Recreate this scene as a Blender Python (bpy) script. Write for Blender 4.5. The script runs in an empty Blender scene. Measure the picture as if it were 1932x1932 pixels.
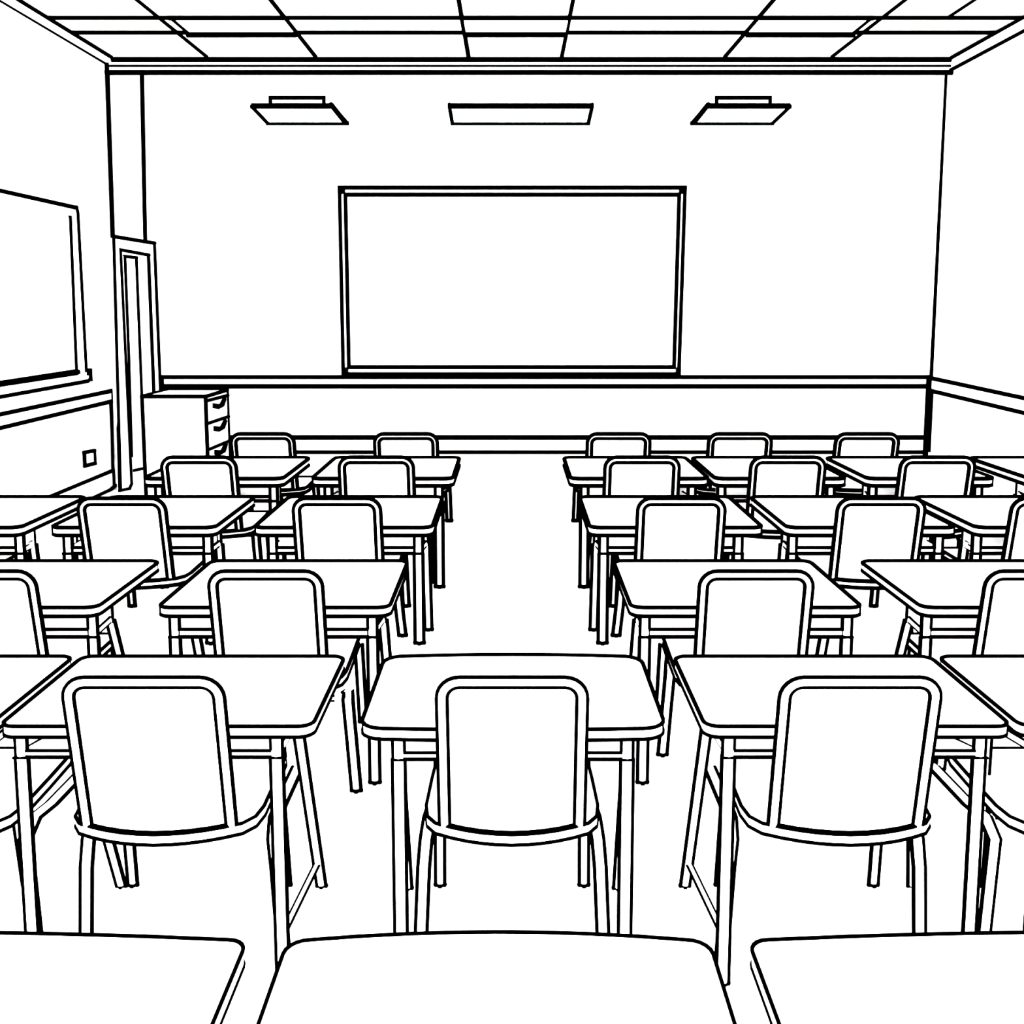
import bpy, math
from mathutils import Vector

# ------------------------------------------------------------------ camera, world, exposure
scene = bpy.context.scene
COL = scene.collection

cam_data = bpy.data.cameras.new("camera")
cam_data.sensor_width = 36.0
cam_data.lens = 36.0 * 2000.0 / 1932.0
cam_data.shift_y = -146.0 / 1932.0
cam_data.clip_start = 0.05
cam = bpy.data.objects.new("camera", cam_data)
cam.location = (0.0, 0.0, 1.65)
cam.rotation_euler = (math.radians(83.0), 0.0, 0.0)
COL.objects.link(cam)
scene.camera = cam

world = bpy.data.worlds.new("daylight")
scene.world = world
world.use_nodes = True
bg = world.node_tree.nodes["Background"]
bg.inputs[0].default_value = (1, 1, 1, 1)
bg.inputs[1].default_value = 1.6

scene.view_settings.view_transform = 'Standard'
scene.view_settings.look = 'None'
scene.view_settings.exposure = 3.8
scene.view_settings.gamma = 1.0
scene.view_settings.use_curve_mapping = False
try:
    scene.cycles.max_bounces = 12
    scene.cycles.diffuse_bounces = 8
except Exception:
    pass

# ------------------------------------------------------------------ materials
def matte(name, col, rough=1.0, scale=6.0, var=0.03):
    m = bpy.data.materials.new(name)
    m.use_nodes = True
    nt = m.node_tree
    b = nt.nodes["Principled BSDF"]
    b.inputs["Roughness"].default_value = rough
    b.inputs["Specular IOR Level"].default_value = 0.0
    if var:
        tc = nt.nodes.new("ShaderNodeTexCoord")
        nz = nt.nodes.new("ShaderNodeTexNoise")
        nz.inputs["Scale"].default_value = scale
        rp = nt.nodes.new("ShaderNodeValToRGB")
        rp.color_ramp.elements[0].color = (col[0] - var, col[1] - var, col[2] - var, 1)
        rp.color_ramp.elements[1].color = (col[0], col[1], col[2], 1)
        nt.links.new(tc.outputs["Object"], nz.inputs["Vector"])
        nt.links.new(nz.outputs["Fac"], rp.inputs["Fac"])
        nt.links.new(rp.outputs["Color"], b.inputs["Base Color"])
    else:
        b.inputs["Base Color"].default_value = (*col, 1)
    return m

def lamp_mat(name, strength):
    m = matte(name, (0.96, 0.96, 0.96))
    b = m.node_tree.nodes["Principled BSDF"]
    b.inputs["Emission Color"].default_value = (1, 1, 1, 1)
    b.inputs["Emission Strength"].default_value = strength
    return m

W = .97
M = dict(
    wall=matte("white_wall_paper", (W, W, W), scale=2),
    floor=matte("white_floor_paper", (W, W, W), scale=1.5),
    ceiling=matte("white_ceiling_tile", (W, W, W), scale=9),
    top=matte("white_laminate", (W, W, W), scale=12),
    metal=matte("white_painted_metal", (W, W, W), rough=.8, scale=20),
    shell=matte("white_moulded_plastic", (W, W, W), rough=.9, scale=15),
    glass=matte("white_pane", (W, W, W), rough=.9, scale=3),
    lamp=lamp_mat("white_lamp_diffuser", 1.5),
)
INK = matte("black_ink_line", (0.0, 0.0, 0.0), var=0)

# ------------------------------------------------------------------ mesh builder
LINE = 8.5      # line weight; lines get heavier towards the front of the room

def weight(y, z=0.8, w=1.0):
    return max(0.0011, LINE * w * 0.5 * (max(y, 0.5) + 0.1) / 2000.0)

class MB:
    def __init__(self, off=(0, 0, 0)):
        self.v = []; self.f = []; self.m = []; self.off = Vector(off)
    def face(self, idx, mi=0):
        self.f.append(tuple(idx)); self.m.append(mi)
    def add(self, pts):
        n = len(self.v)
        self.v += [Vector(p) for p in pts]
        return n
    def box(self, x0, x1, y0, y1, z0, z1, mi=0):
        n = self.add([(x0,y0,z0),(x1,y0,z0),(x1,y1,z0),(x0,y1,z0),(x0,y0,z1),(x1,y0,z1),(x1,y1,z1),(x0,y1,z1)])
        for q in ((0,3,2,1),(4,5,6,7),(0,1,5,4),(1,2,6,5),(2,3,7,6),(3,0,4,7)):
            self.face([n+i for i in q], mi)
    def hexa(self, b, t, mi=0):     # two quads of four points each
        n = self.add(list(b) + list(t))
        for q in ((0,3,2,1),(4,5,6,7),(0,1,5,4),(1,2,6,5),(2,3,7,6),(3,0,4,7)):
            self.face([n+i for i in q], mi)
    def plate(self, loop, z0, z1, mi=0):
        k = len(loop)
        n = self.add([(x, y, z0) for x, y in loop] + [(x, y, z1) for x, y in loop])
        self.face([n + i for i in range(k)][::-1], mi)
        self.face([n + k + i for i in range(k)], mi)
        for i in range(k):
            j = (i + 1) % k
            self.face([n+i, n+j, n+k+j, n+k+i], mi)
    def tube(self, path, rad, mi=0, sides=8, closed=False, cap=True):
        P = [Vector(p) for p in path]
        k = len(P)
        R = rad if isinstance(rad, (list, tuple)) else [rad] * k
        rings = []
        T = []
        for i in range(k):
            a = P[i-1] if (closed or i > 0) else P[0]
            b = P[(i+1) % k] if (closed or i < k-1) else P[k-1]
            d1 = (P[i] - a); d2 = (b - P[i])
            t = (d1.normalized() if d1.length > 1e-9 else Vector()) + (d2.normalized() if d2.length > 1e-9 else Vector())
            T.append(t.normalized() if t.length > 1e-6 else (d2 if d2.length > 1e-9 else Vector((0, 0, 1))).normalized())
        up = Vector((0, 0, 1)) if abs(T[0].z) < .9 else Vector((0, 1, 0))
        for i in range(k):
            if i:
                up = T[i-1].rotation_difference(T[i]) @ up
            s = T[i].cross(up).normalized()
            up = s.cross(T[i]).normalized()
            ring = []
            bend = 1.0
            if 0 < i < k-1 or closed:
                d1 = (P[i] - P[i-1]).normalized(); d2 = (P[(i+1) % k] - P[i]).normalized()
                bend = min(1.35, 1.0 / max(0.5, math.sqrt(max(0.0, (1 + d1.dot(d2)) / 2))))
            for j in range(sides):
                an = 2 * math.pi * (j + .5) / sides
                ring.append(P[i] + (s * math.cos(an) + up * math.sin(an)) * R[i] * bend)
            rings.append(self.add(ring))
        for i in range(k if closed else k-1):
            a = rings[i]; b = rings[(i+1) % k]
            for j in range(sides):
                jj = (j+1) % sides
                self.face([a+j, a+jj, b+jj, b+j], mi)
        if cap and not closed:
            self.face([rings[0]+j for j in range(sides)][::-1], mi)
            self.face([rings[-1]+j for j in range(sides)], mi)
    def ink(self, path, w=1.0, closed=False, lift=None):
        off = self.off
        R = [weight(p[1] + off.y, p[2] + off.z, w) for p in path]
        P = [Vector(p) for p in path]
        if lift:
            P = [p + Vector(lift) * r for p, r in zip(P, R)]
        k = len(P)
        sharp = []
        for i in (range(k) if closed else range(1, k-1)):
            d1 = P[i] - P[i-1]; d2 = P[(i+1) % k] - P[i]
            if d1.length > 1e-7 and d2.length > 1e-7 and d1.angle(d2) > math.radians(55):
                sharp.append(i)
        if closed and not sharp:
            self.tube(P, R, 1, 6, True); return
        if closed:
            a = sharp[0]
            P = P[a:] + P[:a] + [P[a]]; R = R[a:] + R[:a] + [R[a]]
            cuts = [i - a for i in sharp] + [k]
        else:
            cuts = [0] + sharp + [k-1]
        for a, c in zip(cuts[:-1], cuts[1:]):
            p = P[a:c+1]; r = R[a:c+1]
            if len(p) < 2: continue
            d = (p[0] - p[1]).normalized(); p[0] = p[0] + d * r[0] * .8   # ends reach into the corner
            d = (p[-1] - p[-2]).normalized(); p[-1] = p[-1] + d * r[-1] * .8
            self.tube(p, r, 1, 6)
    def inkbox(self, x0, x1, y0, y1, z0, z1, w=1.0, edges="all"):
        c = {}
        for i, x in enumerate((x0, x1)):
            for j, y in enumerate((y0, y1)):
                for k, z in enumerate((z0, z1)):
                    c[(i, j, k)] = (x, y, z)
        E = [((0,0,0),(1,0,0)),((0,1,0),(1,1,0)),((0,0,1),(1,0,1)),((0,1,1),(1,1,1)),
             ((0,0,0),(0,1,0)),((1,0,0),(1,1,0)),((0,0,1),(0,1,1)),((1,0,1),(1,1,1)),
             ((0,0,0),(0,0,1)),((1,0,0),(1,0,1)),((0,1,0),(0,1,1)),((1,1,0),(1,1,1))]
        for n, (a, b) in enumerate(E):
            if edges == "all" or n in edges:
                self.ink([c[a], c[b]], w)
    def pipe(self, path, r, n='x', w=1.0, foot=False, inked=True):
        """white tube with a black line along both sides"""
        if not inked:
            self.tube(path, r, 0, 12); return
        core = [max(r * .5, r - weight(p[1] + self.off.y) * w * .75) for p in path]
        self.tube(path, core, 0, 12)
        N = {'x': Vector((1, 0, 0)), 'z': Vector((0, 0, 1))}.get(n)
        P = [Vector(p) for p in path]
        A = []; B = []
        for i, p in enumerate(P):
            if N is None:
                t = (P[min(i+1, len(P)-1)] - P[max(i-1, 0)]).normalized()
                nn = t.cross(Vector(n)).normalized()
            else:
                nn = N
            A.append(p + nn * r); B.append(p - nn * r)
        for Q in (A, B):
            self.tube(Q, [weight(q.y + self.off.y, q.z, w) for q in Q], 1, 6)
        if foot:
            q = P[-1]; s = Vector((0, -r * .75, 0))
            zz = Vector((0, 0, weight(q.y + self.off.y) * .9))
            self.ink([A[-1] + zz, q + s + zz, B[-1] + zz], w)
    def build(self, name, mat, parent=None, loc=None):
        me = bpy.data.meshes.new(name)
        me.from_pydata([tuple(p) for p in self.v], [], self.f)
        me.materials.append(mat); me.materials.append(INK)
        me.polygons.foreach_set("material_index", self.m)
        me.update()
        o = bpy.data.objects.new(name, me)
        COL.objects.link(o)
        if parent is not None: o.parent = parent
        if loc is not None: o.location = loc
        return o

def tag(o, label=None, cat=None, group=None, kind=None):
    if label: o["label"] = label
    if cat: o["category"] = cat
    if group: o["group"] = group
    if kind: o["kind"] = kind
    return o

def empty(name, loc):
    o = bpy.data.objects.new(name, None)
    o.empty_display_size = .1
    o.location = loc
    COL.objects.link(o)
    return o

def structure(o, label=None):
    return tag(o, label=label, kind="structure")

def rounded_rect(x0, x1, y0, y1, r, bow_near=0.0, bow_far=0.0, seg=5, nb=8):
    """outline, anticlockwise, starting near-left; bow pushes the long edges out"""
    pts = []
    def arc(cx, cy, a0):
        for i in range(seg + 1):
            a = math.radians(a0 + 90 * i / seg)
            pts.append((cx + r * math.cos(a), cy + r * math.sin(a)))
    arc(x0 + r, y0 + r, 180)
    for i in range(1, nb):
        t = i / nb; pts.append((x0 + r + (x1 - x0 - 2*r) * t, y0 - bow_near * (1 - (2*t-1)**2)))
    arc(x1 - r, y0 + r, 270)
    arc(x1 - r, y1 - r, 0)
    for i in range(1, nb):
        t = i / nb; pts.append((x1 - r - (x1 - x0 - 2*r) * t, y1 + bow_far * (1 - (2*t-1)**2)))
    arc(x0 + r, y1 - r, 90)
    return pts

# ------------------------------------------------------------------ room shell
YB = 9.84          # back wall
XL, XR = -3.60, 3.90
ZC = 3.83
Y0 = -1.0

b = MB(); b.box(XL-.1, XR+.1, Y0, YB+.1, -.1, 0)
structure(b.build("floor", M['floor']))

# ceiling: tile grid lines
b = MB(); b.box(XL-.1, XR+.1, Y0, YB+.1, ZC, ZC+.1)
for x, w in ((-2.70, 1.05), (-1.737, 1.1), (-.384, 1.1), (.44, 1.0), (1.883, 1.1), (2.83, 1.05)):
    b.ink([(x, Y0, ZC), (x, YB-.1, ZC)], w)
b.ink([(3.33, Y0, ZC), (3.33, 8.39, ZC)])
for y in (8.397, 8.835, 7.2, 6.6, 5.4, 4.8, 3.6):
    b.ink([(XL, y, ZC), (XR, y, ZC)], .95, lift=(0, 0, -.8))
structure(b.build("ceiling", M['ceiling']))

b = MB()
b.box(XL-.1, XR+.1, YB, YB+.1, 0, ZC)
structure(b.build("wall_back", M['wall']))

b = MB(); b.box(XL-.1, XL, Y0, YB, 0, ZC)
structure(b.build("wall_left", M['wall']))
b = MB(); b.box(XR, XR+.1, Y0, YB, 0, ZC)
b.ink([(XR-.004, YB-.01, .93), (XR+.004, YB-.01, ZC-.1)], 1.1)
structure(b.build("wall_right", M['wall']))

# splayed corner piece that carries the doorway
b = MB()
b.hexa([(XL, 9.67, 0), (-3.335, YB-.02, 0), (-3.335, YB, 0), (XL, YB, 0)],
       [(XL, 9.73, ZC), (-3.315, YB-.02, ZC), (-3.315, YB, ZC), (XL, YB, ZC)])
b.ink([(XL+.02, 9.65, 2.2), (XL+.02, 9.70, 3.78)], 1.0)
b.ink([(-3.345, YB-.03, 2.20), (-3.312, YB-.03, 3.72)], .95)
structure(b.build("wall_corner", M['wall']))

# cornice along the three walls
b = MB()
b.box(XL, XR, YB-.14, YB, 3.70, ZC)
yy = YB - .14
for z, w in ((3.798, 1.15), (3.744, .5), (3.687, 1.15)):
    b.ink([(XL+.02, yy, z), (XR-.02, yy, z)], w)
structure(b.build("trim_1", M['wall']))
b = MB()
b.box(XL, XL+.06, Y0, YB-.1, 3.77, ZC)
b.ink([(XL+.0, Y0, 3.775), (XL+.0, YB-.06, 3.775)], .95)
b.ink([(XL+.06, Y0, ZC-.012), (XL+.06, YB-.1, ZC-.012)], .95)
b.ink([(XL+.03, YB-.11, 3.70), (XL+.03, YB-.11, 3.83)], .8)
structure(b.build("trim_2", M['wall']))
b = MB()
b.box(XR-.02, XR, Y0, YB-.1, 3.70, ZC)
b.ink([(XR-.02, Y0, 3.708), (XR-.02, YB-.1, 3.708)], .9)
b.ink([(XR-.02, Y0, 3.812), (XR-.02, YB-.1, 3.812)], .9)
b.ink([(XR-.02, YB-.11, 3.70), (XR-.02, YB-.11, 3.83)], .8)
structure(b.build("trim_3", M['wall']))

# chair rails
b = MB()
b.box(-3.24, XR-.03, YB-.03, YB, .895, .985)
b.ink([(-3.24, YB-.03, .983), (XR-.03, YB-.03, .983)], .95)
b.ink([(-3.24, YB-.03, .897), (XR-.03, YB-.03, .897)], 1.1)
b.ink([(-3.24, YB-.03, .983), (-3.24, YB-.03, .86)], .9)
structure(b.build("trim_4", M['wall']))
b = MB()
b.hexa([(XL, Y0, .80), (XL+.02, Y0, .80), (XL+.02, 9.46, .79), (XL, 9.46, .79)],
       [(XL, Y0, .90), (XL+.02, Y0, .90), (XL+.02, 9.46, .883), (XL, 9.46, .883)])
b.ink([(XL+.02, Y0, .90), (XL+.02, 9.46, .883)], 1.0)
b.ink([(XL+.02, Y0, .80), (XL+.02, 9.46, .79)], 1.0)
b.ink([(XL+.02, 9.46, .883), (XL+.02, 9.46, .79)], .9)
structure(b.build("trim_5", M['wall']))
b = MB()
zr = lambda y, z: z - (9.9 - y) * .0125
b.hexa([(XR-.02, Y0, .72), (XR, Y0, .72), (XR, YB-.03, .855), (XR-.02, YB-.03, .855)],
       [(XR-.02, Y0, .82), (XR, Y0, .82), (XR, YB-.03, .975), (XR-.02, YB-.03, .975)])
b.ink([(XR-.02, Y0, .975 - .0155*10.9), (XR-.02, YB-.03, .973)], 1.0)
b.ink([(XR-.02, Y0, .855 - .0125*10.9), (XR-.02, YB-.03, .857)], 1.0)
structure(b.build("trim_6", M['wall']))
# vertical edge strip between the back and right wainscot
b = MB()
b.box(XR-.05, XR, YB-.05, YB, 0, .985)
b.ink([(XR-.045, YB-.05, 0), (XR-.045, YB-.05, .983)], 1.2)
b.ink([(XR-.015, YB-.05, .3), (XR-.015, YB-.05, .86)], .9)
structure(b.build("trim_7", M['wall']))

# baseboards
b = MB()
b.box(XL+.3, XR-.05, YB-.02, YB, 0, .417)
b.ink([(-3.3, YB-.02, .417), (XR-.05, YB-.02, .417)], 1.15)
b.ink([(-3.3, YB-.02, .279), (XR-.05, YB-.02, .279)], .95)
structure(b.build("baseboard_back", M['wall']))
b = MB()
b.box(XL, XL+.015, Y0, 9.41, 0, .17)
b.ink([(XL+.015, Y0, .17), (XL+.015, 9.39, .17)], .95)
b.ink([(XL+.02, Y0, .008), (XL+.02, 9.30, .008), (XL+.03, 9.41, .03)], .95)
b.ink([(XL+.015, 9.41, .03), (XL+.015, 9.41, .17)], .95)
structure(b.build("baseboard_left", M['wall']))
# wainscot end edge
b = MB()
b.box(XL, XL+.012, Y0, 9.40, .17, .80)
b.ink([(XL+.012, 9.40, .17), (XL+.012, 9.44, .79)], 1.1)
structure(b.build("trim_8", M['wall']))

# window on the left wall
b = MB()
x = XL + .03
b.box(XL, x, 4.0, 8.86, 1.02, 2.44)
b.ink([(x, 4.0, 2.44), (x, 8.84, 2.437), (x, 8.86, 2.40), (x, 8.875, 1.10)], 1.0)
b.ink([(x, 4.0, 2.44), (x, 4.0, 1.02)], 1.0)
wn = structure(b.build("window_1", M['wall']))
b = MB()
b.box(x, x+.004, 4.1, 8.70, 1.10, 2.345)
b.ink([(x+.004, 8.695, 2.345), (x+.004, 8.665, 1.10)], 1.0)
b.ink([(x+.004, 4.1, 1.105), (x+.004, 8.68, 1.10)], 1.45)
b.build("pane", M['glass'], wn)
b = MB()
b.box(x, x+.03, 4.0, 8.90, 1.015, 1.06)
b.ink([(x+.03, 4.0, 1.015), (x+.03, 8.84, 1.015), (x+.03, 8.89, 1.04)], .95)
b.ink([(x+.03, 8.88, 1.03), (x+.03, 8.88, 1.10)], 1.25)
b.build("sill", M['wall'], wn)

# doorway on the splayed corner
A = Vector((-3.475, 9.27, 0)); B = Vector((-3.262, 9.80, 0))
D = (B - A); Dn = D.normalized(); Nn = Vector((Dn.y, -Dn.x, 0))
def dp(u, z, o=0.0):
    p = A + D * u + Nn * o
    return (p.x, p.y, z)
def dslab(b, u0, u1, z0, z1, o0, o1):
    b.hexa([dp(u0, z0, o1), dp(u1, z0, o1), dp(u1, z0, o0), dp(u0, z0, o0)],
           [dp(u0, z1, o1), dp(u1, z1, o1), dp(u1, z1, o0), dp(u0, z1, o0)])
door = MB()
dslab(door, 0, .24, 0, 2.22, -.03, 0); dslab(door, .86, 1, 0, 2.20, -.03, 0)
dslab(door, .24, .86, 2.11, 2.21, -.03, 0)
door.ink([dp(0, .02), dp(.10, 2.235), dp(1, 2.205), dp(1, .10)], .9)
door.ink([dp(0, .01), dp(.2, .01), dp(.25, .05)], .8)
door.ink([dp(.25, .05), dp(.235, 2.125), dp(.86, 2.095), dp(.85, .1)], .8)
door = structure(door.build("door_1", M['wall']))
b = MB()
dslab(b, .26, .60, 0, 2.07, -.03, -.008)
b.ink([dp(.29, .3, -.004), dp(.325, 1.2, -.004), dp(.335, 2.07, -.004), dp(.585, 2.065, -.004), dp(.57, .17, -.004)], .75)
b.ink([dp(.33, .165, -.004), dp(.57, .165, -.004)], .7)
b.build("door_leaf", M['wall'], door)

# ------------------------------------------------------------------ things on the walls
b = MB(off=(XL, 8.88, .36))
b.box(0, .012, -.10, .10, -.05, .05)
b.ink([(.012, -.105, -.052), (.012, -.105, .062), (.012, .105, .048), (.012, .105, -.062)], .95, closed=True)
o = b.build("wall_outlet", M['shell'], loc=(XL+.012, 8.88, .36))
tag(o, "small square outlet plate on the left wall under the window", "outlet")

t = empty("whiteboard", (0, YB-.02, 1.0))
tag(t, "large wide framed whiteboard at the middle of the back wall", "whiteboard")
b = MB(off=(0, YB-.02, 1.0))
b.box(-1.55, 1.555, -.005, .02, 0, 1.70)
b.ink([(-1.51, -.022, 1.638), (1.515, -.022, 1.638), (1.497, -.022, .075), (-1.507, -.022, .075)], .95, closed=True)
b.build("writing_surface", M['glass'], t)
b = MB(off=(0, YB-.02, 1.0))
for x0, x1, z0, z1 in ((-1.565, -1.51, 0, 1.70), (1.51, 1.565, 0, 1.70), (-1.565, 1.565, 1.64, 1.70), (-1.565, 1.565, 0, .075)):
    b.box(x0, x1, -.02, .005, z0, z1)
b.ink([(-1.562, -.02, 1.70), (1.567, -.02, 1.70), (1.543, -.02, .01), (-1.56, -.02, .01)], .95, closed=True)
b.build("board_frame", M['metal'], t)

# hanging lamps in front of the back wall
def lamp(x0, x1, far_shift, box, label, thick):
    zb, zt = 3.20, 3.22
    xc = (x0 + x1) / 2
    t = empty("hanging_light", (xc, 8.97, zb))
    tag(t, label, "light", "flat lamps held out from the back wall")
    b = MB(off=(xc, 8.97, zb))
    y0, y1 = -.376, .385
    L, R = x0 - xc, x1 - xc
    l2, r2 = L + far_shift[0], R + far_shift[1]
    b.hexa([(L, y0, 0), (R, y0, 0), (r2, y1, 0), (l2, y1, 0)], [(L, y0, .02), (R, y0, .02), (r2, y1, .02), (l2, y1, .02)])
    b.ink([(L, y0, 0), (R, y0, 0), (r2, y1, 0), (l2, y1, 0)], .95, closed=True, lift=(0, 0, -.3))
    b.ink([(L, y0, .014), (R, y0, .014)], .45)
    for s, X, X2 in ((-1, L, l2), (1, R, r2)):
        if thick == s or thick == 0:
            b.ink([(X - s*.012 * (thick != 0), y0, .008), (X2 - s*.02 * (thick != 0), y1, .005)], 1.2 if thick else 1.0)
    b.build("diffuser", M['lamp'], t)
    if box:
        b = MB(off=(xc, 8.97, zb))
        u0, u1 = box[0] - xc, box[1] - xc
        b.box(u0, u1, y0+.03, y0+.2, .02, .06)
        b.box(u0, u1, y0+.004, y0+.03, .02, .06)
        b.ink([(u0, y0+.004, .018), (u0, y0+.004, .064), (u1, y0+.004, .064), (u1, y0+.004, .018)], .9)
        b.build("housing", M['metal'], t)
    b = MB(off=(xc, 8.97, zb))
    b.box(-.05, .05, y1 - .03, YB - 8.97, .006, .018)
    b.build("wall_arm", M['metal'], t)

lamp(-2.045, -1.41, (-.05, -.005), (-1.90, -1.48), "flat slanted hanging lamp left of the whiteboard centre, small box on top", 1)
lamp(-.492, .63, (-.02, .025), None, "longest hanging lamp, centred above the whiteboard, without a box on top", 0)
lamp(1.53, 2.185, (.015, .05), (1.61, 2.03), "flat slanted hanging lamp right of the whiteboard centre, small box on top", -1)

# recessed ceiling lamps
def troffer(x0, x1, inner, label):
    xc, yc = (x0+x1)/2, 8.62
    b = MB(off=(xc, yc, ZC))
    h = (x1-x0)/2
    b.box(-h, h, -.20, .20, -.012, 0)
    b.ink([(-h, .235, -.012), (h, .235, -.012)], 1.25, lift=(0, 0, -.6))
    b.ink([(-h, -.225, -.004), (h, -.225, -.004)], 1.1, lift=(0, 0, -.6))
    if inner:
        b.ink([(inner*h, -.21, -.012), (inner*h, .21, -.012)], .9)
    o = b.build("ceiling_light", M['lamp'], loc=(xc, yc, ZC))
    tag(o, label, "light", "recessed lamps in the ceiling grid")
troffer(-2.60, -1.75, -1, "recessed ceiling lamp in the grid, left of the middle")
troffer(-.37, .43, 0, "recessed ceiling lamp in the grid above the middle aisle")
troffer(1.90, 2.74, 1, "recessed ceiling lamp in the grid, right of the middle")

# drawer cabinet by the door
cx0, cx1, cy0, cy1, cz = -3.15, -2.61, 9.0, 9.68, .872
t = empty("drawer_cabinet", ((cx0+cx1)/2, (cy0+cy1)/2, 0))
tag(t, "low drawer cabinet with curved handles between the door and the back wall rail", "cabinet")
ox, oy = (cx0+cx1)/2, (cy0+cy1)/2
b = MB(off=(ox, oy, 0))
hx, hy = (cx1-cx0)/2, (cy1-cy0)/2
b.box(-hx, hx, -hy, hy, 0, cz)
b.inkbox(-hx, hx, -hy, hy, 0, cz, .95, edges=(0, 2, 3, 5, 6, 7, 8, 9, 11))
b.build("body", M['metal'], t)
for k, (z1, z2, hz) in enumerate(((.835, .655, .77), (.64, .43, .57), (.415, .21, .36))):
    b = MB(off=(ox, oy, 0))
    b.box(hx, hx+.008, -hy+.03, hy-.045, z2, z1)
    b.ink([(hx+.012, -hy+.02, z1-.0), (hx+.012, hy-.02, z1-.01)], .8)
    dr = b.build("drawer", M['metal'], t)
    b = MB(off=(ox, oy, 0))
    pth = [(hx+.016, -hy*.45, hz+.005), (hx+.03, -hy*.15, hz-.012), (hx+.03, hy*.15, hz-.008), (hx+.016, hy*.5, hz+.03)]
    b.tube(pth, .008, 0, 6)
    b.ink(pth, 1.2)
    b.build("handle", M['metal'], dr)

# ------------------------------------------------------------------ desks
#        near y, far y, top z, thickness, tray z top, tray z bottom, leg radius
ROW = {1: (.985, 1.49, .700, .024, .61, .592, .0155),
       2: (2.373, 2.868, .670, .024, .600, .584, .0150),
       3: (3.468, 4.115, .635, .027, .553, .527, .0170),
       4: (4.985, 5.790, .585, .034, .484, .456, .0212),
       5: (6.020, 6.850, .652, .038, .545, .520, .0225)}
REAR = {1: (.22, .45), 2: (.225, .472), 3: (.20, .42), 4: (.20, .25), 5: (.20, .24)}   # rear leg top and foot, behind the near edge

def desk(row, x0, x1, label, side, bow=0.0, rc=None, dy=0.0, ins=(.07, .07), rins=(.065, .065), bars=(0, 0), splay=(0.0, 0.0)):
    yn, yf, zt, th, t1, t0, lr = ROW[row]
    yn += dy
    xc, yc = (x0+x1)/2, (yn+yf)/2
    t = empty("school_desk", (xc, yc, 0))
    tag(t, label, "desk", "rows of school desks")
    off = (xc, yc, 0)
    hw, hd = (x1-x0)/2, (yf-yn)/2
    rc = rc or .035 * (1 + .15 * (row - 2))
    loop = rounded_rect(-hw, hw, -hd, hd, rc, bow * .5, bow)
    b = MB(off)
    b.plate(loop, zt-th, zt)
    b.ink([(x, y, zt) for x, y in loop], 1.0, closed=True, lift=(0, 0, .45 if row < 5 else .3))
    b.ink([(x, y, zt-th) for x, y in loop], .95, closed=True)
    q = rc * .3
    if side <= 0:      # desks left of the aisle: the edge rounds off at near-left and far-right
        b.ink([(-hw+q*.3, -hd+q*2.2, zt-th), (-hw+q*.3, -hd+q*2.2, zt)], .9)
    if side >= 0:
        b.ink([(hw-q*.3, -hd+q*2.2, zt-th), (hw-q*.3, -hd+q*2.2, zt)], .9)
    if side < 0:
        b.ink([(hw-q, hd-q, zt-th), (hw-q, hd-q, zt)], .9)
    if side > 0:
        b.ink([(-hw+q, hd-q, zt-th), (-hw+q, hd-q, zt)], .9)
    b.build("tabletop", M['top'], t)
    fy = -hd + .035
    my, ry = -hd + REAR[row][0], -hd + REAR[row][1]
    for q, s in enumerate((-1, 1)):
        lx = s * (hw - ins[q])
        b = MB(off)
        b.pipe([(lx, fy, zt-th), (lx, fy, t0)], lr*.92, 'x', .85)
        b.pipe([(lx, fy, t0), (lx, fy, 0)], lr, 'x', .95, foot=True)
        b.ink([(lx-lr, fy-lr*.6, t0), (lx+lr, fy-lr*.6, t0)], .7)
        b.build("leg", M['metal'], t)
        rx = s * (hw - rins[q])
        b = MB(off)
        b.pipe([(rx, my-.01, t0+.012), (rx + s*(.004 - splay[q]), ry, 0)], lr*.85, 'x', .9, foot=True)
        b.build("leg", M['metal'], t)
        b = MB(off)
        b.pipe([(rx, my-.01, zt-th), (rx, my-.01, t0)], lr*.5, 'x', .7)
        b.pipe([(lx, fy, t0+.005), (rx, my-.01, t0+.012)], lr*.62, (1,0,0), .65)
        b.build("side_rail", M['metal'], t)
        if bars[q]:
            b = MB(off)
            b.pipe([(lx, fy+.02, .125), (rx, ry-.03, .09)], .008, 'x', .6)
            b.build("stretcher", M['metal'], t)
    b = MB(off)
    l, r = -hw + ins[0], hw - ins[1]
    b.box(l, r, fy-.005, my, t0, t1)
    b.ink([(l+lr, fy-.005, t1), (r-lr, fy-.005, t1)], .85)
    b.ink([(l+lr, fy-.005, t0), (r-lr, fy-.005, t0)], .95)
    b.box(l, r, my-.02, my, t1, zt-th)
    b.build("book_tray", M['metal'], t)
    return t

GAP = "the centre aisle"
desk(1, -1.50, -.398, "front-edge desk nearest the camera at the left, cut off by the picture's bottom", -1, .02, .028)
desk(1, -.337, .296, "front-edge desk nearest the camera in the middle, wide bare top cut off at the bottom", 0, .02, .035)
desk(1, .355, 1.46, "front-edge desk nearest the camera at the right, cut off by the picture's bottom", 1, .02, .03)

desk(2, -1.93, -1.225, "desk in the second row from the camera cut by the left picture edge", -1, ins=(.05, .05), rins=(.06, .03), splay=(0, .12))
desk(2, -1.20, -.467, "desk in the second row from the camera, next left of the middle desk", -1, ins=(.035, .092), rins=(.09, .08), bars=(0, 1))
desk(2, -.355, .359, "middle desk in the second row, standing at the end of the centre aisle", 0, .014, .055, dy=-.012, ins=(.087, .087), rins=(.062, .062))
desk(2, .452, 1.168, "desk in the second row from the camera, next right of the middle desk", 1, ins=(.062, .058), rins=(.045, .145), bars=(1, 0), splay=(0, -.115))
desk(2, 1.19, 1.90, "desk in the second row from the camera cut by the right picture edge", 1, ins=(.07, .05), rins=(.02, .06), splay=(.12, 0))

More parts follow.
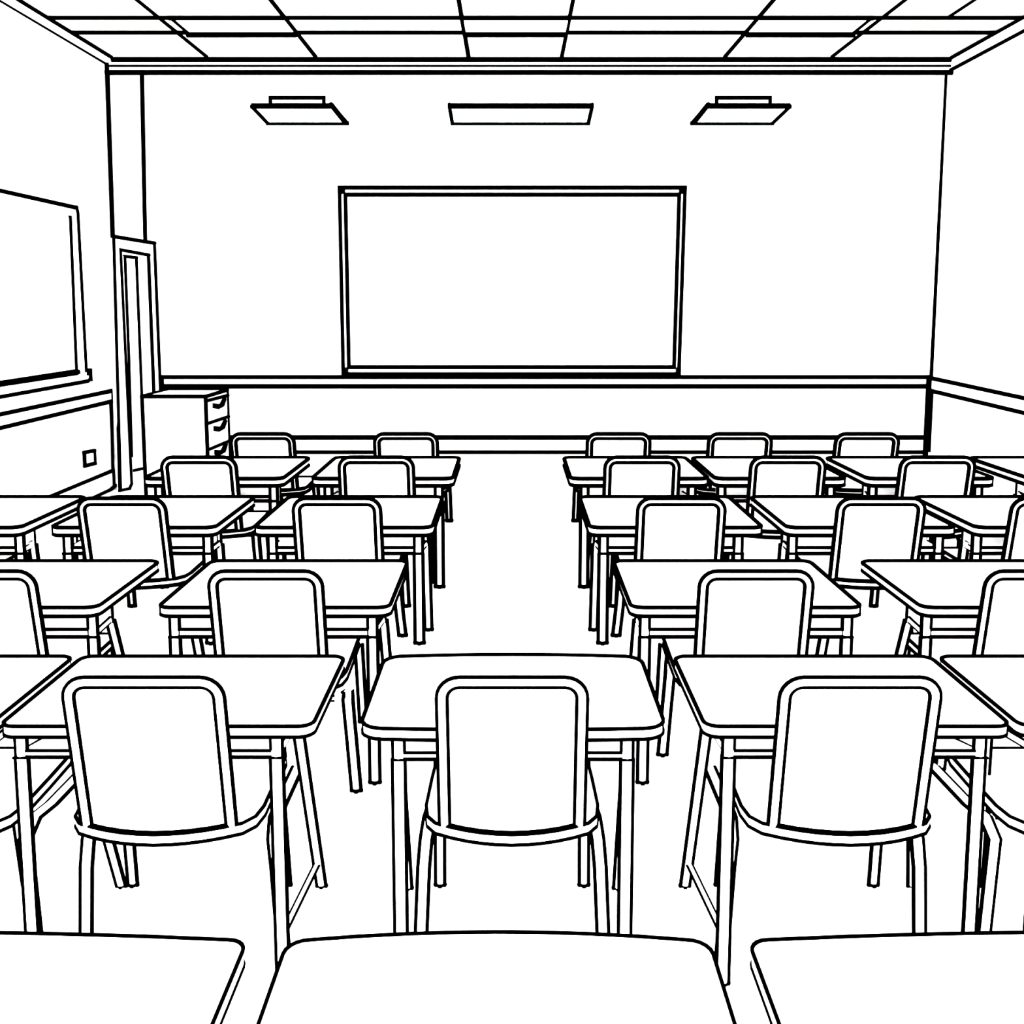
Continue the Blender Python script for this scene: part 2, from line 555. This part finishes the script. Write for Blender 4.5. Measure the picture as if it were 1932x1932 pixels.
desk(3, -2.17, -1.397, "desk in the third row from the camera cut by the left picture edge", -1, ins=(.05, .03), rins=(.06, .03))
desk(3, -1.193, -.413, "desk in the third row from the camera, left of the centre aisle", -1, ins=(.045, .062), rins=(.06, .045))
desk(3, .402, 1.18, "desk in the third row from the camera, right of the centre aisle", 1, ins=(.05, .04), rins=(.045, .06))
desk(3, 1.38, 2.16, "desk in the third row from the camera cut by the right picture edge", 1, ins=(.03, .05), rins=(.03, .06))

desk(4, -3.149, -2.357, "desk in the fourth row cut by the left picture edge", -1, ins=(.05, .02), rins=(.06, .03))
desk(4, -2.214, -1.424, "desk in the fourth row, second to the left of the centre aisle", -1, ins=(.07, .045), rins=(.06, .035))
desk(4, -1.237, -0.384, "desk in the fourth row, directly left of the centre aisle", -1, ins=(.08, .068), rins=(.08, .045))
desk(4, 0.374, 1.202, "desk in the fourth row, directly right of the centre aisle", 1, ins=(.068, .11), rins=(.045, .08))
desk(4, 1.319, 2.130, "desk in the fourth row, second to the right of the centre aisle", 1, ins=(.035, .07), rins=(.035, .06))
desk(4, 2.224, 3.041, "desk in the fourth row cut by the right picture edge", 1, ins=(.02, .05), rins=(.03, .06))

desk(5, -2.123, -1.320, "desk in the farthest row in front of the drawer cabinet", -1, ins=(.08, .06), rins=(.10, .07))
desk(5, -1.153, -0.342, "desk in the farthest row, directly left of the centre aisle", -1, ins=(.09, .082), rins=(.12, .11))
desk(5, 0.338, 1.131, "desk in the farthest row, directly right of the centre aisle", 1, ins=(.082, .09), rins=(.11, .12))
desk(5, 1.172, 1.924, "desk in the farthest row, second to the right of the centre aisle", 1, ins=(.04, .08), rins=(.06, .08))
desk(5, 2.047, 2.779, "desk in the farthest row, third to the right of the centre aisle", 1, ins=(.04, .08), rins=(.05, .08))
desk(5, 2.978, 3.685, "desk in the farthest row near the right wall, cut by the picture edge", 1, ins=(.02, .05), rins=(.03, .05))

# ------------------------------------------------------------------ chairs
#        seat rear y, width, seat z, top z, rear leg dy, front leg dy
CH = {2: (2.345, .345, .420, .812, .155, .505),
      3: (3.440, .376, .370, .779, .17, .60),
      4: (4.940, .412, .335, .746, .20, .72),
      5: (5.980, .422, .350, .791, .18, .62),
      6: (7.350, .437, .350, .757, .18, .60)}

def chair(row, xc, label, leg_dy=0.0, group=None, wide=(0.0, 0.0), foot=0.0, fshift=0.0, wk=1.0):
    yr, w, zs, zt, rl, fl = CH[row]
    w *= wk
    k = w / .345 / wk
    t = empty("school_chair", (xc, yr + .3, 0))
    tag(t, label, "chair", group or "school chairs tucked under the desks")
    off = (xc, yr + .3, 0)
    Y = lambda y: y - .3          # y measured from the rear edge of the seat
    b = MB(off)                   # seat
    hs = .615 * w
    sd = fl - .02
    loop = []
    nb = 10
    hb = hs * .86
    for i in range(nb + 1):
        u = -1 + 2 * i / nb
        loop.append((hb * u, Y(.055 * k * u * u)))
    loop += [(hs * .965, Y(.09 * k)), (hs, Y(.145 * k)), (hs * .985, Y(.3 * k)), (hs * .96, Y(sd - .05)), (hs * .9, Y(sd)),
             (-hs * .9, Y(sd)), (-hs * .96, Y(sd - .05)), (-hs * .985, Y(.3 * k)), (-hs, Y(.145 * k)), (-hs * .965, Y(.09 * k))]
    th = .026 * k
    b.plate(loop, zs - th, zs)
    b.ink([(x, y, zs) for x, y in loop], .9, closed=True)
    b.ink([(x, y, zs - th) for x, y in loop], .95, closed=True)
    b.build("seat", M['shell'], t)
    # back frame: bent tube
    tw = .0245 * k
    hc = w / 2 - tw / 2
    rc = .040 * k
    lean = .075 * k
    def bp(x, z, o=0.0):          # point on the leaning back plane
        u = (z - zs) / (zt - zs)
        return (x, Y(.045 * k - lean * u - o), z)
    path = [bp(-hc, zs)]
    for i in range(7):
        a = math.radians(180 - 15 * i)
        path.append(bp(-hc + rc + rc * math.cos(a), zt - tw/2 - rc + rc * math.sin(a)))
    for i in range(7):
        a = math.radians(90 - 15 * i)
        path.append(bp(hc - rc + rc * math.cos(a), zt - tw/2 - rc + rc * math.sin(a)))
    path.append(bp(hc, zs))
    b = MB(off)
    b.pipe(path, tw / 2, (0, 1, .12), .95)
    b.build("back_frame", M['metal'], t)
    # back panel: bulges rearwards near the seat
    b = MB(off)
    hp = hc - tw * .5
    nx, nz = 8, 5
    z_lo, z_hi = zs + .002, zt - tw
    def pp(i, j, o):
        u = -1 + 2 * i / nx; v = j / nz
        z = z_lo + (z_hi - z_lo) * v
        x, y, z = bp(hp * u, z)
        bulge = (1 - u*u) * .037 * k * (1 - v) ** 2
        return (x, y - bulge + o, z)
    n0 = b.add([pp(i, j, .001) for j in range(nz+1) for i in range(nx+1)])
    n1 = b.add([pp(i, j, .009) for j in range(nz+1) for i in range(nx+1)])
    q = lambda i, j: j * (nx+1) + i
    for j in range(nz):
        for i in range(nx):
            b.face([n0+q(i,j), n0+q(i+1,j), n0+q(i+1,j+1), n0+q(i,j+1)])
            b.face([n1+q(i,j+1), n1+q(i+1,j+1), n1+q(i+1,j), n1+q(i,j)])
    b.ink([pp(i, 0, 0) for i in range(nx+1)], .8)
    b.build("backrest", M['shell'], t)
    # legs
    r1, r2 = .0145 * k, .0130 * k
    for s in (-1, 1):
        yl = rl + leg_dy
        wd = wide[0 if s < 0 else 1]
        X = lambda q, ww=1.0: s * (q * w + wd * ww)
        run = .30 if row == 2 else .07
        ctrl = [(X(.575), yl + run, zs-th-r1), (X(.58) - s*foot*.1, yl + .08*k, zs-th-r1), (X(.60) - s*foot*.6, yl + .03*k, zs-th-.025*k),
                (X(.622) - s*foot, yl + .005*k, zs-th-.07*k), (X(.64) - s*foot, yl, zs-th-.14*k)]
        b = MB(off)
        b.pipe([(x, Y(y), z) for x, y, z in ctrl] + [(X(.675) - s*foot, Y(yl), 0)], r1, 'x', .95, foot=True)
        b.build("leg", M['metal'], t)
        b = MB(off)
        b.pipe([(s*.58*w + fshift, Y(fl-.05), zs-th), (s*.595*w + fshift, Y(fl), 0)], r2, 'x', .95, foot=True)
        b.build("leg", M['metal'], t)
    X0 = .56 * w + min(0, wide[0], wide[1])
    b = MB(off)
    b.pipe([(-X0, Y(rl + leg_dy + .03), zs-th-.02*k), (X0, Y(rl + leg_dy + .03), zs-th-.02*k)], .008*k, 'z', .6)
    b.build("cross_bar", M['metal'], t)
    return t

chair(2, -1.42, "second-row chair cut by the left picture edge, only its seat side showing", wide=(0, .045), foot=.055, fshift=-.17)
chair(2, -.839, "large chair at the second-row desk next left of the middle desk", wide=(.01, .035), foot=.02, fshift=-.025, wk=1.067)
chair(2, 0.0, "large chair in the middle, fully seen, tucked under the middle second-row desk")
chair(2, .793, "large chair at the second-row desk next right of the middle desk", wide=(.035, .01), foot=.02, fshift=.02, wk=1.067)
chair(2, 1.41, "second-row chair cut by the right picture edge, only its seat side showing", wide=(.045, 0), foot=.055, fshift=.115)

chair(3, -1.760, "chair in the third row from the camera cut by the left picture edge", wide=(0, -.03))
chair(3, -0.814, "chair in the third row from the camera, left of the centre aisle", -.17, wide=(0, .03))
chair(3, 0.807, "chair in the third row from the camera, right of the centre aisle", .12)
chair(3, 1.750, "chair in the third row from the camera cut by the right picture edge", wide=(-.03, 0))

chair(4, -2.865, "chair in the fourth row beyond the left picture edge, hardly seen")
chair(4, -1.838, "chair in the fourth row, second to the left of the centre aisle")
chair(4, -0.825, "chair in the fourth row, directly left of the centre aisle")
chair(4, 0.798, "chair in the fourth row, directly right of the centre aisle")
chair(4, 1.739, "chair in the fourth row, second to the right of the centre aisle")
chair(4, 2.559, "chair in the fourth row cut by the right picture edge")

chair(5, -1.778, "chair at the farthest-row desk in front of the drawer cabinet")
chair(5, -0.771, "chair at the farthest-row desk directly left of the centre aisle")
chair(5, 0.739, "chair at the farthest-row desk directly right of the centre aisle")
chair(5, 1.567, "chair at the farthest-row desk second to the right of the centre aisle")
chair(5, 2.416, "chair at the farthest-row desk third to the right of the centre aisle")

G6 = "chairs standing beyond the last row of desks"
chair(6, -1.737, "chair beyond the last desks beside the drawer cabinet", 0, G6, wide=(-.11, -.11))
chair(6, -0.739, "chair beyond the last desks, directly left of the centre aisle", 0, G6, wide=(-.11, -.11))
chair(6, 0.743, "chair beyond the last desks, directly right of the centre aisle", 0, G6, wide=(-.11, -.11))
chair(6, 1.588, "chair beyond the last desks, middle of the right three", 0, G6, wide=(-.11, -.11))
chair(6, 2.473, "chair beyond the last desks, nearest the right wall", 0, G6, wide=(-.11, -.11))
